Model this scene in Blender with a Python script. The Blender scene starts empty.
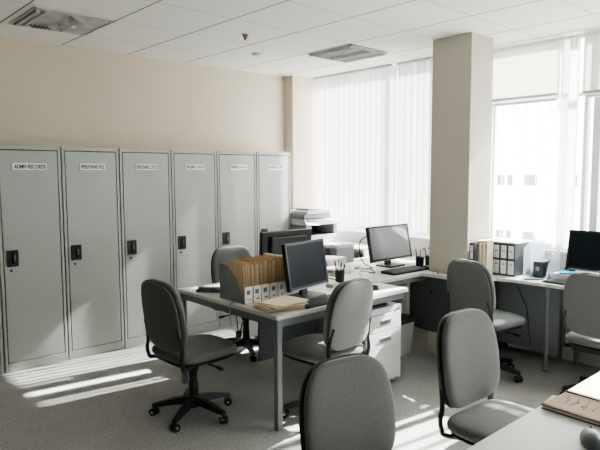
import bpy, bmesh, math, random
from mathutils import Vector, Matrix
random.seed(7)
scene = bpy.context.scene
COL = scene.collection
R = math.radians

# ------------------------------------------------------------------ materials
def new_mat(name):
    m = bpy.data.materials.new(name); m.use_nodes = True
    nt = m.node_tree; nt.nodes.clear()
    out = nt.nodes.new('ShaderNodeOutputMaterial')
    return m, nt, out

def mat(name, col, rough=.5, metal=0.0, var=0.0, vscale=20.0, bump=0.0, bscale=200.0, spec=.5, sheen=0.0):
    """Principled material with procedural colour variation and bump."""
    m, nt, out = new_mat(name)
    b = nt.nodes.new('ShaderNodeBsdfPrincipled')
    nt.links.new(b.outputs[0], out.inputs[0])
    b.inputs['Base Color'].default_value = (*col, 1)
    b.inputs['Roughness'].default_value = rough
    b.inputs['Metallic'].default_value = metal
    b.inputs['Specular IOR Level'].default_value = spec
    if sheen: b.inputs['Sheen Weight'].default_value = sheen
    tc = nt.nodes.new('ShaderNodeTexCoord')
    if var:
        n = nt.nodes.new('ShaderNodeTexNoise'); n.inputs['Scale'].default_value = vscale
        n.inputs['Detail'].default_value = 4
        nt.links.new(tc.outputs['Object'], n.inputs['Vector'])
        r = nt.nodes.new('ShaderNodeValToRGB')
        r.color_ramp.elements[0].position = .3; r.color_ramp.elements[1].position = .7
        r.color_ramp.elements[0].color = (*[max(0, c * (1 - var)) for c in col], 1)
        r.color_ramp.elements[1].color = (*[min(1, c * (1 + var)) for c in col], 1)
        nt.links.new(n.outputs['Fac'], r.inputs[0]); nt.links.new(r.outputs[0], b.inputs['Base Color'])
    if bump:
        n2 = nt.nodes.new('ShaderNodeTexNoise'); n2.inputs['Scale'].default_value = bscale
        nt.links.new(tc.outputs['Object'], n2.inputs['Vector'])
        bp = nt.nodes.new('ShaderNodeBump'); bp.inputs['Strength'].default_value = bump
        bp.inputs['Distance'].default_value = .002
        nt.links.new(n2.outputs['Fac'], bp.inputs['Height']); nt.links.new(bp.outputs[0], b.inputs['Normal'])
    return m

def translucent(name, col, amount=.5, transp=0.0):
    m, nt, out = new_mat(name)
    d = nt.nodes.new('ShaderNodeBsdfDiffuse'); d.inputs[0].default_value = (*col, 1)
    t = nt.nodes.new('ShaderNodeBsdfTranslucent'); t.inputs[0].default_value = (*col, 1)
    mx = nt.nodes.new('ShaderNodeMixShader'); mx.inputs[0].default_value = amount
    nt.links.new(d.outputs[0], mx.inputs[1]); nt.links.new(t.outputs[0], mx.inputs[2])
    last = mx
    if transp:
        tr = nt.nodes.new('ShaderNodeBsdfTransparent')
        m2 = nt.nodes.new('ShaderNodeMixShader'); m2.inputs[0].default_value = transp
        nt.links.new(mx.outputs[0], m2.inputs[1]); nt.links.new(tr.outputs[0], m2.inputs[2]); last = m2
    nt.links.new(last.outputs[0], out.inputs[0])
    return m

def glass_mat(name):
    m, nt, out = new_mat(name)
    g = nt.nodes.new('ShaderNodeBsdfGlossy'); g.inputs['Roughness'].default_value = .02
    tr = nt.nodes.new('ShaderNodeBsdfTransparent'); tr.inputs[0].default_value = (.97, .98, .98, 1)
    mx = nt.nodes.new('ShaderNodeMixShader'); mx.inputs[0].default_value = .05
    nt.links.new(tr.outputs[0], mx.inputs[1]); nt.links.new(g.outputs[0], mx.inputs[2])
    nt.links.new(mx.outputs[0], out.inputs[0])
    return m

def clear_plastic(name):
    m, nt, out = new_mat(name)
    g = nt.nodes.new('ShaderNodeBsdfPrincipled'); g.inputs['Roughness'].default_value = .15
    g.inputs['Base Color'].default_value = (.75, .82, .88, 1)
    tr = nt.nodes.new('ShaderNodeBsdfTransparent'); tr.inputs[0].default_value = (.9, .94, .97, 1)
    mx = nt.nodes.new('ShaderNodeMixShader'); mx.inputs[0].default_value = .35
    nt.links.new(tr.outputs[0], mx.inputs[1]); nt.links.new(g.outputs[0], mx.inputs[2])
    nt.links.new(mx.outputs[0], out.inputs[0])
    return m

def ceiling_mat():
    m, nt, out = new_mat('ceiling_tiles')
    b = nt.nodes.new('ShaderNodeBsdfPrincipled'); b.inputs['Roughness'].default_value = .9
    b.inputs['Specular IOR Level'].default_value = .1
    nt.links.new(b.outputs[0], out.inputs[0])
    tc = nt.nodes.new('ShaderNodeTexCoord'); sp = nt.nodes.new('ShaderNodeSeparateXYZ')
    nt.links.new(tc.outputs['Object'], sp.inputs[0])
    def M(op, a, b2=None):
        n = nt.nodes.new('ShaderNodeMath'); n.operation = op
        for i, v in enumerate((a, b2)):
            if v is None: continue
            if isinstance(v, (int, float)): n.inputs[i].default_value = v
            else: nt.links.new(v, n.inputs[i])
        return n.outputs[0]
    def line(sock, org, step, w):
        f = M('FRACT', M('DIVIDE', M('ADD', sock, -org + 40 * step), step))
        d = M('ABSOLUTE', M('SUBTRACT', f, .5))
        return M('GREATER_THAN', d, .5 - w / step)
    lx = line(sp.outputs[0], 1.95, .62, .0065)     # rails running towards the locker wall
    ly = line(sp.outputs[1], 4.16, .60, .0030)     # fainter butt joints
    n = nt.nodes.new('ShaderNodeTexNoise'); n.inputs['Scale'].default_value = 1.2
    nt.links.new(tc.outputs['Object'], n.inputs['Vector'])
    r = nt.nodes.new('ShaderNodeValToRGB')
    r.color_ramp.elements[0].color = (.79, .775, .74, 1); r.color_ramp.elements[1].color = (.84, .83, .79, 1)
    nt.links.new(n.outputs['Fac'], r.inputs[0])
    def mix(fac, a, c):
        x = nt.nodes.new('ShaderNodeMixRGB'); nt.links.new(fac, x.inputs[0]); nt.links.new(a, x.inputs[1])
        x.inputs[2].default_value = (*c, 1); return x.outputs[0]
    c = mix(ly, r.outputs[0], (.34, .33, .31)); c = mix(lx, c, (.20, .195, .18))
    nt.links.new(c, b.inputs['Base Color'])
    return m

def carpet_mat():
    m, nt, out = new_mat('grey_carpet')
    b = nt.nodes.new('ShaderNodeBsdfPrincipled'); b.inputs['Roughness'].default_value = .95
    b.inputs['Specular IOR Level'].default_value = .15
    nt.links.new(b.outputs[0], out.inputs[0])
    tc = nt.nodes.new('ShaderNodeTexCoord')
    a = nt.nodes.new('ShaderNodeTexNoise'); a.inputs['Scale'].default_value = 70; a.inputs['Detail'].default_value = 6; a.inputs['Roughness'].default_value = .8
    c = nt.nodes.new('ShaderNodeTexNoise'); c.inputs['Scale'].default_value = 2.2; c.inputs['Detail'].default_value = 5
    for n in (a, c): nt.links.new(tc.outputs['Object'], n.inputs['Vector'])
    r1 = nt.nodes.new('ShaderNodeValToRGB')
    r1.color_ramp.elements[0].position = .38; r1.color_ramp.elements[1].position = .62
    r1.color_ramp.elements[0].color = (.25, .25, .24, 1); r1.color_ramp.elements[1].color = (.42, .415, .395, 1)
    nt.links.new(a.outputs['Fac'], r1.inputs[0])
    r2 = nt.nodes.new('ShaderNodeValToRGB')
    r2.color_ramp.elements[0].position = .3; r2.color_ramp.elements[1].position = .7
    r2.color_ramp.elements[0].color = (.86, .86, .86, 1); r2.color_ramp.elements[1].color = (1.06, 1.06, 1.06, 1)
    nt.links.new(c.outputs['Fac'], r2.inputs[0])
    x = nt.nodes.new('ShaderNodeMixRGB'); x.blend_type = 'MULTIPLY'; x.inputs[0].default_value = 1
    nt.links.new(r1.outputs[0], x.inputs[1]); nt.links.new(r2.outputs[0], x.inputs[2])
    nt.links.new(x.outputs[0], b.inputs['Base Color'])
    bp = nt.nodes.new('ShaderNodeBump'); bp.inputs['Strength'].default_value = .5; bp.inputs['Distance'].default_value = .004
    nt.links.new(a.outputs['Fac'], bp.inputs['Height']); nt.links.new(bp.outputs[0], b.inputs['Normal'])
    return m

M = {}
M['wall'] = mat('cream_wall', (.575, .505, .41), .85, var=.02, vscale=2, spec=.15)
M['column'] = mat('column_paint', (.51, .485, .42), .85, var=.02, vscale=2, spec=.15)
M['wallw'] = mat('white_wall', (.80, .79, .76), .85, var=.02, vscale=3, spec=.15)
M['walld'] = mat('low_bounce_wall', (.36, .355, .335), .85, var=.02, vscale=2, spec=.15)  # unseen walls behind the camera, darkened to cut bounced fill light
M['ceil'] = ceiling_mat()
M['carpet'] = carpet_mat()
M['frame'] = mat('window_frame', (.72, .73, .74), .4, var=.02)
M['mullion'] = mat('window_mullion', (.42, .43, .46), .4, var=.02)
M['glass'] = glass_mat('window_glass')
M['slat'] = translucent('blind_fabric', (.84, .85, .85), .15)
M['sheer'] = translucent('sheer_fabric', (.88, .88, .87), .5, transp=.25)
M['shade'] = translucent('shade_fabric', (.84, .83, .79), .42)
M['locker'] = mat('locker_paint', (.385, .395, .37), .42, var=.03, vscale=3, spec=.4)
M['gap_shade'] = mat('dark_gap', (.03, .032, .032), .8, var=.1)
M['black'] = mat('black_plastic', (.012, .014, .015), .45, var=.1, bump=.1)
M['blackm'] = mat('black_metal', (.014, .015, .016), .35, var=.1)
M['screen'] = mat('screen_dark', (.008, .014, .019), .45, var=.1, vscale=3, spec=.12)
M['screenl'] = mat('screen_pale', (.22, .23, .25), .25, var=.05, vscale=3)
M['plate'] = mat('label_plate', (.80, .81, .80), .5, var=.01)
M['ink'] = mat('black_ink', (.02, .02, .02), .6, var=.05)
M['inkg'] = mat('grey_ink', (.16, .16, .17), .6, var=.05)
M['desk'] = mat('desk_laminate', (.60, .595, .57), .38, var=.02, vscale=5, spec=.5)
M['edge'] = mat('desk_edge', (.34, .35, .34), .5, var=.03)
M['leg'] = mat('desk_leg_paint', (.155, .172, .176), .4, var=.04)
M['panel'] = mat('modesty_panel', (.075, .085, .087), .5, var=.05)
M['fabric'] = mat('chair_fabric', (.150, .155, .152), .95, var=.22, vscale=260, bump=.5, bscale=420, spec=.1, sheen=.25)
M['fabricd'] = mat('chair_fabric_shaded', (.125, .135, .132), .95, var=.2, vscale=260, bump=.5, bscale=420, spec=.1, sheen=.15)  # chair cloth with the left chair's shadow put into its colour
M['ped'] = mat('pedestal_paint', (.66, .665, .66), .4, var=.02)
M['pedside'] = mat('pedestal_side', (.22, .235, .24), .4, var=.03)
M['steel'] = mat('brushed_steel', (.55, .56, .57), .3, metal=.9, var=.05)
M['kraft'] = mat('manila_card', (.62, .455, .29), .8, var=.12, vscale=30)
M['kraftl'] = mat('manila_card_light', (.76, .64, .47), .8, var=.1, vscale=30)
M['kraftp'] = mat('kraft_paper', (.43, .33, .24), .8, var=.08, vscale=12)
M['wood'] = mat('brown_board', (.17, .105, .06), .6, var=.2, vscale=15)
M['paper'] = mat('white_paper', (.80, .80, .79), .7, var=.02)
M['holder'] = mat('file_holder_card', (.24, .265, .265), .6, var=.06, vscale=12)
M['binder'] = mat('binder_cover', (.045, .05, .055), .5, var=.1)
M['navy'] = mat('navy_box', (.03, .035, .06), .5, var=.2)
M['clear'] = clear_plastic('clear_plastic')
M['blue'] = mat('blue_card', (.04, .42, .62), .5, var=.1)
M['prnl'] = mat('printer_light', (.62, .62, .61), .45, var=.02)
M['prng'] = mat('printer_grey', (.26, .275, .285), .5, var=.03)
M['prnd'] = mat('printer_dark', (.06, .07, .075), .5, var=.05)
M['binp'] = mat('bin_plastic', (.47, .475, .47), .5, var=.03)
M['liner'] = mat('bin_liner', (.05, .052, .055), .3, var=.3, bump=.4, bscale=60)
M['mouse'] = mat('mouse_plastic', (.09, .115, .13), .3, var=.03)
M['mousel'] = mat('mouse_pale', (.4, .41, .42), .35, var=.03)
M['key'] = mat('key_plastic', (.055, .062, .066), .5, var=.05)
M['cableg'] = mat('grey_cable', (.30, .31, .31), .5, var=.03)
M['pen1'] = mat('pen_blue', (.03, .10, .35), .4, var=.05)
M['pen2'] = mat('pen_red', (.45, .05, .04), .4, var=.05)
M['pen3'] = mat('pencil_yellow', (.65, .36, .07), .5, var=.05)
M['louver'] = mat('louver_metal', (.50, .52, .53), .28, metal=.75, var=.2, vscale=6)
M['louverd'] = mat('fitting_inside', (.42, .43, .43), .4, metal=.3, var=.25, vscale=8)
M['facade'] = mat('facade_render', (.85, .85, .85), .9, var=.02)
M['fwin'] = mat('facade_window', (.17, .17, .19), .9, var=.1)
M['roof'] = mat('pale_roof', (.42, .42, .41), .9, var=.05)
M['ground'] = mat('outside_ground', (.6, .6, .58), .9, var=.05, vscale=.5)
M['ivory'] = mat('ivory_plastic', (.66, .62, .54), .5, var=.03)

# ------------------------------------------------------------------ mesh helper
class MB:
    def __init__(s): s.bm = bmesh.new()
    def box(s, a, b, bevel=0, seg=2, rot=None):
        lo = [min(a[i], b[i]) for i in range(3)]; hi = [max(a[i], b[i]) for i in range(3)]
        g = bmesh.ops.create_cube(s.bm, size=1); vs = g['verts']
        c = Vector([(lo[i] + hi[i]) / 2 for i in range(3)]); d = [hi[i] - lo[i] for i in range(3)]
        for v in vs: v.co = Vector((v.co.x * d[0], v.co.y * d[1], v.co.z * d[2]))
        if bevel:
            es = list({e for v in vs for e in v.link_edges})
            r = bmesh.ops.bevel(s.bm, geom=es, offset=min(bevel, min(d) * .45), segments=seg, profile=.5, affect='EDGES')
            vs = list({v for f in r['faces'] for v in f.verts} | {v for v in vs if v.is_valid})
        for v in vs:
            co = v.co
            if rot is not None: co = rot @ co
            v.co = co + c
        return s
    def cyl(s, p0, p1, r0, r1=None, seg=14):
        p0 = Vector(p0); p1 = Vector(p1); r1 = r0 if r1 is None else r1
        d = p1 - p0; q = d.to_track_quat('Z', 'Y').to_matrix().to_4x4()
        bmesh.ops.create_cone(s.bm, cap_ends=True, segments=seg, radius1=r0, radius2=max(r1, 1e-5), depth=d.length,
                              matrix=Matrix.Translation((p0 + p1) / 2) @ q)
        return s
    def prism(s, pts, z0, z1, bevel=0):
        lo = [s.bm.verts.new((p[0], p[1], z0)) for p in pts]; hi = [s.bm.verts.new((p[0], p[1], z1)) for p in pts]
        n = len(pts)
        s.bm.faces.new(lo[::-1]); s.bm.faces.new(hi)
        for i in range(n): s.bm.faces.new((lo[i], lo[(i + 1) % n], hi[(i + 1) % n], hi[i]))
        return s
    def poly3(s, pts, ext):
        """flat polygon (3-D points) extruded by vector ext"""
        e = Vector(ext)
        a = [s.bm.verts.new(p) for p in pts]; b = [s.bm.verts.new(Vector(p) + e) for p in pts]; n = len(pts)
        s.bm.faces.new(a[::-1]); s.bm.faces.new(b)
        for i in range(n): s.bm.faces.new((a[i], a[(i + 1) % n], b[(i + 1) % n], b[i]))
        return s
    def tube(s, pts, r, seg=8, flat=1.0):
        pts = [Vector(p) for p in pts]; rings = []
        up = Vector((0, 0, 1)); prev = None
        for i, p in enumerate(pts):
            t = (pts[min(i + 1, len(pts) - 1)] - pts[max(i - 1, 0)]).normalized()
            if prev is None:
                n = t.cross(up)
                if n.length < .2: n = t.cross(Vector((0, 1, 0)))
            else: n = prev - t * prev.dot(t)
            n.normalize(); prev = n; b = t.cross(n)
            rings.append([s.bm.verts.new(p + n * math.cos(2 * math.pi * k / seg) * r * flat + b * math.sin(2 * math.pi * k / seg) * r) for k in range(seg)])
        for i in range(len(rings) - 1):
            for k in range(seg): s.bm.faces.new((rings[i][k], rings[i][(k + 1) % seg], rings[i + 1][(k + 1) % seg], rings[i + 1][k]))
        s.bm.faces.new(rings[0][::-1]); s.bm.faces.new(rings[-1])
        return s
    def cushion(s, W, H, T, n=3.2, taper=0.0, dome=.35, curve=0.0, N=56, nb=None):
        """superellipse pad in XY plane, thickness along Z, edges rolled"""
        prof = [(.35, 1), (.6, .98), (.8, .92), (.9, .82), (.96, .66), (.99, .42), (1.0, .15)]
        prof = prof + [(a, -b) for a, b in prof[::-1]]
        rings = []
        for sc, zz in prof:
            ring = []
            for k in range(N):
                t = 2 * math.pi * k / N; c, sn = math.cos(t), math.sin(t); e = (nb or n) if sn < 0 else n
                u = math.copysign(abs(c) ** (2 / e), c); v = math.copysign(abs(sn) ** (2 / e), sn)
                u *= 1 - taper * max(0, v) ** 1.3 - taper * .25 * max(0, -v) ** 2
                x, y = u * W / 2 * sc, v * H / 2 * sc
                z = zz * T / 2 + (dome * T * .25 * (1 - sc * sc) if zz > 0 else 0) + curve * (x * x) / (W * W / 4)
                ring.append(s.bm.verts.new((x, y, z)))
            rings.append(ring)
        for i in range(len(rings) - 1):
            for k in range(N): s.bm.faces.new((rings[i][k], rings[i + 1][k], rings[i + 1][(k + 1) % N], rings[i][(k + 1) % N]))
        s.bm.faces.new(rings[0]); s.bm.faces.new(rings[-1][::-1])
        return s
    def xf(s, mtx): bmesh.ops.transform(s.bm, matrix=mtx, verts=s.bm.verts); return s
    def build(s, name, m, parent=None, smooth=False, loc=None):
        bmesh.ops.recalc_face_normals(s.bm, faces=s.bm.faces)
        me = bpy.data.meshes.new(name)
        s.bm.to_mesh(me); s.bm.free()
        if smooth:
            for p in me.polygons: p.use_smooth = True
            try: me.set_sharp_from_angle(angle=R(42))
            except Exception: pass
        me.materials.append(M[m] if isinstance(m, str) else m)
        o = bpy.data.objects.new(name, me); COL.objects.link(o)
        if parent is not None: o.parent = parent
        if loc is not None: o.location = loc
        return o

def tag(o, label=None, cat=None, group=None, kind=None):
    if label: o['label'] = label
    if cat: o['category'] = cat
    if group: o['group'] = group
    if kind: o['kind'] = kind
    return o
def thing(name, loc, label, cat, rz=0, group=None):
    o = bpy.data.objects.new(name, None); COL.objects.link(o); o.empty_display_size = .1
    o.location = loc; o.rotation_euler = (0, 0, rz)
    return tag(o, label, cat, group)
def struct(o): o['kind'] = 'structure'; return o
def dup(root, loc, rz, label, group=None):
    r = root.copy(); COL.objects.link(r); r.location = loc; r.rotation_euler = (0, 0, rz); r['label'] = label
    if group: r['group'] = group
    for ch in list(root.children):
        c = ch.copy(); COL.objects.link(c); c.parent = r
        for g in list(ch.children):
            d = g.copy(); COL.objects.link(d); d.parent = c
    return r
def text_mesh(name, body, size, m, parent, mtx, width=None, height=None):
    cu = bpy.data.curves.new(name + '_curve', 'FONT'); cu.body = body; cu.size = size; cu.align_x = 'CENTER'; cu.align_y = 'CENTER'
    cu.extrude = .0004; cu.offset = size * .03
    t = bpy.data.objects.new('tmp', cu); COL.objects.link(t)
    bpy.context.view_layer.update()
    dg = bpy.context.evaluated_depsgraph_get()
    me = bpy.data.meshes.new_from_object(t.evaluated_get(dg)); me.name = name
    bpy.data.objects.remove(t)
    xs = [v.co.x for v in me.vertices]; ys = [v.co.y for v in me.vertices]
    sx = width / (max(xs) - min(xs)) if width else 1; sy = height / (max(ys) - min(ys)) if height else 1
    cx = (max(xs) + min(xs)) / 2; cy = (max(ys) + min(ys)) / 2
    for v in me.vertices: v.co = mtx @ Vector(((v.co.x - cx) * sx, (v.co.y - cy) * sy, v.co.z))
    me.materials.clear(); me.materials.append(M[m])
    o = bpy.data.objects.new(name, me); COL.objects.link(o); o.parent = parent
    return o
FACE_NY = Matrix.Rotation(R(90), 4, 'X')                      # text facing -Y, upright
def bez(pts, n=10):
    """Catmull-Rom through points"""
    P = [Vector(p) for p in pts]; P = [P[0]] + P + [P[-1]]; o = []
    for i in range(1, len(P) - 2):
        for k in range(n):
            t = k / n; a, b, c, d = P[i - 1], P[i], P[i + 1], P[i + 2]
            o.append(.5 * ((2 * b) + (c - a) * t + (2 * a - 5 * b + 4 * c - d) * t * t + (3 * b - a - 3 * c + d) * t ** 3))
    o.append(P[-2]); return o

# ------------------------------------------------------------------ room shell
XW = 4.93; YW = 5.28; CZ = 2.72; XL = -3.2; YF = -3.2
struct(MB().box((XL, YF, -.1), (XW + .12, YW + .1, 0)).build('floor', 'carpet'))
struct(MB().box((XL, YF, CZ), (XW + .12, YW + .1, CZ + .1)).build('ceiling', 'ceil'))
struct(MB().box((XL - .1, YW, 0), (XW + .12, YW + .1, CZ)).build('wall_back', 'wall'))
struct(MB().box((XL - .1, YF, 0), (XL, YW, CZ)).build('wall_left', 'walld'))
struct(MB().box((XL - .1, YF - .1, 0), (XW + .12, YF, CZ)).build('wall_front', 'walld'))
struct(MB().box((4.535, 5.135, 0), (XW, YW, CZ)).build('wall_corner_pier', 'wall'))
struct(MB().box((4.24, 2.62, 0), (4.575, 3.0, CZ), .004, 1).build('column', 'column'))
# window wall: piers, sill wall, head
w = MB()
w.box((XW, YF, 0), (XW + .12, YW, .90))
openings = [(5.12, 3.30), (2.86, .85), (.70, -.60), (-.75, -2.2)]
prev = YW
for y1, y0 in openings:
    w.box((XW, y1, .90), (XW + .12, prev, CZ)); prev = y0
w.box((XW, YF, .90), (XW + .12, prev, CZ))
struct(w.build('wall_right', 'wallw'))
struct(MB().box((XW - .03, 3.0, .905), (XW + .05, 5.13, .93), .004).box((XW - .03, YF, .905), (XW + .05, 2.9, .93), .004).build('trim_sill', 'frame'))
for i, (y1, y0) in enumerate(openings):
    f = MB(); t = .05
    f.box((XW + .04, y0, .93), (XW + .09, y0 + t, CZ)).box((XW + .04, y1 - t, .93), (XW + .09, y1, CZ))
    f.box((XW + .04, y0, .93), (XW + .09, y1, .98)).box((XW + .04, y0, CZ - .03), (XW + .09, y1, CZ))
    wf = struct(f.build('window_%d' % (i + 1), 'frame'))
    mu = MB()
    if i == 0: mu.box((XW + .03, 3.955, .98), (XW + .095, 4.02, CZ - .03)); pass
    elif i == 1:
        mu.box((XW + .04, .90, 2.22), (XW + .09, 2.81, 2.25))
        for ya, yb in ((2.09, 2.15), (1.985, 2.015), (1.88, 1.94)): mu.box((XW + .03, ya, .98), (XW + .095, yb, CZ - .03))
    else:
        mid = (y0 + y1) / 2
        mu.box((XW + .03, mid - .03, .98), (XW + .09, mid + .03, CZ - .03)); mu.box((XW + .04, y0 + .05, 2.22), (XW + .09, y1 - .05, 2.25))
    mu.build('mullion', 'mullion', wf)
    MB().box((XW + .062, y0 + .05, .98), (XW + .066, y1 - .05, CZ - .03)).build('glass_pane', 'glass', wf)

# vertical blinds in the left bay, one blind each side of the mullion
def v_blind(name, ya, yb, x, z0, z1, step, width, ang, label, m='slat', skip=(), jit=5, turned={}):
    root = thing(name, (x, (ya + yb) / 2, z0), label, 'blind')
    MB().box((-.02, (ya - yb) / 2, z1 - z0 - .005), (.02, (yb - ya) / 2, z1 - z0 + .015), .003).build('headrail', 'frame', root)
    s = MB(); n = int(round(abs(yb - ya) / step)); ch = MB()
    for k in range(n):
        y = (ya - yb) / 2 + (k + .5) * step
        if k in skip: continue
        a = turned.get(k, ang + random.uniform(-jit, jit))
        d = Vector((math.sin(R(a)), math.cos(R(a)), 0)) * width / 2
        nn = Vector((d.y, -d.x, 0)).normalized() * .006
        zb = random.uniform(0, .008)
        ps = []
        for j in range(5):                       # slightly bowed vane
            u = -1 + j / 2; ps.append(Vector((0, y, 0)) + d * u + nn * (1 - u * u))
        lo = [s.bm.verts.new((p.x, p.y, zb)) for p in ps]; hi = [s.bm.verts.new((p.x, p.y, z1 - z0)) for p in ps]
        for j in range(4): s.bm.faces.new((lo[j], lo[j + 1], hi[j + 1], hi[j]))
        if k and k - 1 not in skip:
            ch.tube(bez([(0, y - step, .012), (.0, y - step / 2, -.022), (0, y, .012)], 4), .0022, 4)
    s.build('slats', m, root, smooth=True)
    ch.build('bead_chain', 'frame', root)
    return root
v_blind('vertical_blind', 3.92, 5.11, 4.86, .985, 2.70, .078, .089, -35, 'white vertical slat blind beside the cream wall pier at the corner', jit=12)
v_blind('vertical_blind', 3.22, 3.87, 4.86, .985, 2.70, .078, .090, -16, 'white vertical slat blind next to the square column', turned={2: -62, 5: -48})
# right windows: cream roller shades above, sparse open sheer vanes below
def shade(y0, y1, z0, label):
    root = thing('roller_shade', (4.91, (y0 + y1) / 2, z0), label, 'blind')
    h = (y1 - y0) / 2
    MB().cyl((0, -h, CZ - z0 - .03), (0, h, CZ - z0 - .03), .022).build('roller', 'frame', root, smooth=True)
    MB().box((-.001, -h, .01), (.001, h, CZ - z0 - .03)).build('fabric', 'shade', root)
    MB().box((-.007, -h, -.012), (.007, h, .012), .003).build('bottom_rail', 'edge', root)
shade(2.175, 2.84, 2.245, 'cream roller shade pulled a third down beside the square column')
shade(.86, 2.015, 2.235, 'cream roller shade above the black monitor at the far right')
v_blind('vertical_blind', 2.20, 2.83, 4.86, .99, 2.19, .105, .089, 66, 'thin white open vanes on the window behind the binders', 'sheer')
v_blind('vertical_blind', .86, 1.95, 4.845, .99, 2.19, .105, .089, 66, 'thin white open vanes on the window behind the right monitor', 'sheer', skip=(9,))

sc = thing('sheer_curtain', (4.86, 2.11, .96), 'narrow white sheer curtain panel hanging between the two right window shades', 'curtain')
b = MB(); cols = []
for k in range(25):
    y = -.085 + .17 * k / 24; xx = .012 * math.sin(k * 1.3)
    cols.append((b.bm.verts.new((xx * 1.2, y, 0)), b.bm.verts.new((xx, y * 1.02, .9)), b.bm.verts.new((xx * .7, y * 1.05, 1.72))))
for p, q in zip(cols, cols[1:]):
    for j in range(2): b.bm.faces.new((p[j], q[j], q[j + 1], p[j + 1]))
b.build('fabric', 'sheer', sc, smooth=True)
MB().cyl((0, -.11, 1.725), (0, .11, 1.725), .010).build('curtain_rod', 'frame', sc, smooth=True)

# outside: pale apartment front, ground
fb = thing('apartment_building', (14, 6, -6), 'bright pale building front seen through the windows', 'building')
MB().box((0, -16, 0), (6, 14, 11.2)).build('facade', 'facade', fb)
fw = MB()
for z0, z1 in ((1.26, 1.52), (-.1, .09)):
    for y0, y1 in ((7.62, 7.80), (7.40, 7.52), (6.90, 7.09), (6.75, 6.88), (5.78, 5.93), (5.2, 5.36), (4.6, 4.8), (8.3, 8.5), (9.2, 9.4), (3.6, 3.8), (2.6, 2.8)):
        o = MB().box((-.03, y0 - 6, z0 + 6), (.02, y1 - 6, z1 + 6)).build('window', 'fwin', fb)
sh = thing('low_house', (11.2, 5.65, -3), 'pale low gabled roof outside below the window sill line', 'building')
MB().box((-1.2, -.9, 0), (1.2, .9, 2.55)).build('house_wall', 'facade', sh)
MB().poly3([(-1.3, -1.0, 2.5), (-1.3, 1.0, 2.5), (-1.3, 0, 3.0)], (2.6, 0, 0)).build('roof', 'roof', sh)
struct(MB().box((5.2, -30, -6.2), (40, 40, -6)).build('trim_outside_ground', 'ground'))

# ------------------------------------------------------------------ ceiling fittings
def ceiling_light(x0, y0, x1, y1, label, cells):
    cx, cy = (x0 + x1) / 2, (y0 + y1) / 2; hx, hy = (x1 - x0) / 2, (y1 - y0) / 2
    r = thing('ceiling_light', (cx, cy, CZ), label, 'light fitting')
    MB().box((-hx, -hy, -.012), (hx, -hy + .02, 0)).box((-hx, hy - .02, -.012), (hx, hy, 0)).box((-hx, -hy, -.012), (-hx + .02, hy, 0)).box((hx - .02, -hy, -.012), (hx, hy, 0)).build('frame', 'louver', r)
    MB().box((-hx + .02, -hy + .02, -.004), (hx - .02, hy - .02, -.001)).build('backing', 'louverd', r)
    for k in (-1, 1):
        MB().cyl((k * hx * .5, -hy + .04, -.014), (k * hx * .5, hy - .04, -.014), .009).build('tube', 'paper', r, smooth=True)
    lv = MB()
    for k in range(cells + 1):
        y = -hy + .025 + k * (2 * hy - .05) / cells
        lv.box((-hx + .02, y - .0015, -.026), (hx - .02, y + .0015, -.004))
    for k in (-.95, -.12, .12, .95):
        lv.poly3([(k * hx - .012, -hy + .02, -.004), (k * hx + .012, -hy + .02, -.004), (k * hx, -hy + .02, -.03)], (0, 2 * hy - .04, 0))
    lv.build('louver', 'louver', r)
ceiling_light(3.83, 3.565, 4.33, 4.12, 'square louvred ceiling light near the vertical blinds', 14)
r = thing('ceiling_light', (1.665, 4.475, CZ), 'square metallic ceiling light over the lockers, upper left corner', 'light fitting')
hx, hy = .285, .285
MB().box((-hx, -hy, -.01), (hx, -hy + .014, 0)).box((-hx, hy - .014, -.01), (hx, hy, 0)).box((-hx, -hy, -.01), (-hx + .014, hy, 0)).box((hx - .014, -hy, -.01), (hx, hy, 0)).build('frame', 'louver', r)
MB().box((-hx + .014, -hy + .014, -.004), (hx - .014, hy - .014, -.001)).build('reflector', 'louverd', r)
b = MB()
b.poly3([(-.02, -.24, -.004), (.10, -.24, -.004), (.04, -.24, -.045)], (0, .38, 0)); b.box((-.02, -.2, -.032), (.1, -.185, -.004)); b.box((-.02, 0, -.032), (.1, .015, -.004))
b.build('lamp_cover', 'louver', r)
MB().box((-.26, -.24, -.025), (-.235, .24, -.004)).box((-.20, -.24, -.02), (-.19, .24, -.004)).build('side_baffle', 'louver', r)
b = MB()
for k in range(5): b.tube(bez([(-.16 + k * .03, .20, -.006), (-.15 + k * .03, .17, -.03), (-.13 + k * .03, .20, -.02), (-.12 + k * .03, .23, -.006)], 4), .004, 5)
b.build('wiring', 'blackm', r)
# sensor cone and smoke detector
s = thing('ceiling_sensor', (2.90, 3.86, CZ), 'small tan cone-shaped sensor hanging from the ceiling', 'sensor')
MB().cyl((0, 0, 0), (0, 0, -.01), .03).build('base', 'ivory', s); MB().cyl((0, 0, -.01), (0, 0, -.055), .026, .006).build('cone', 'wood', s, smooth=True)
s = thing('smoke_detector', (3.49, 4.44, CZ), 'flat round cream smoke detector on the ceiling', 'detector')
MB().cyl((0, 0, 0), (0, 0, -.012), .065, seg=24).build('base', 'ivory', s); MB().cyl((0, 0, -.012), (0, 0, -.024), .05, .04, seg=24).build('cover', 'ivory', s)

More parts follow.
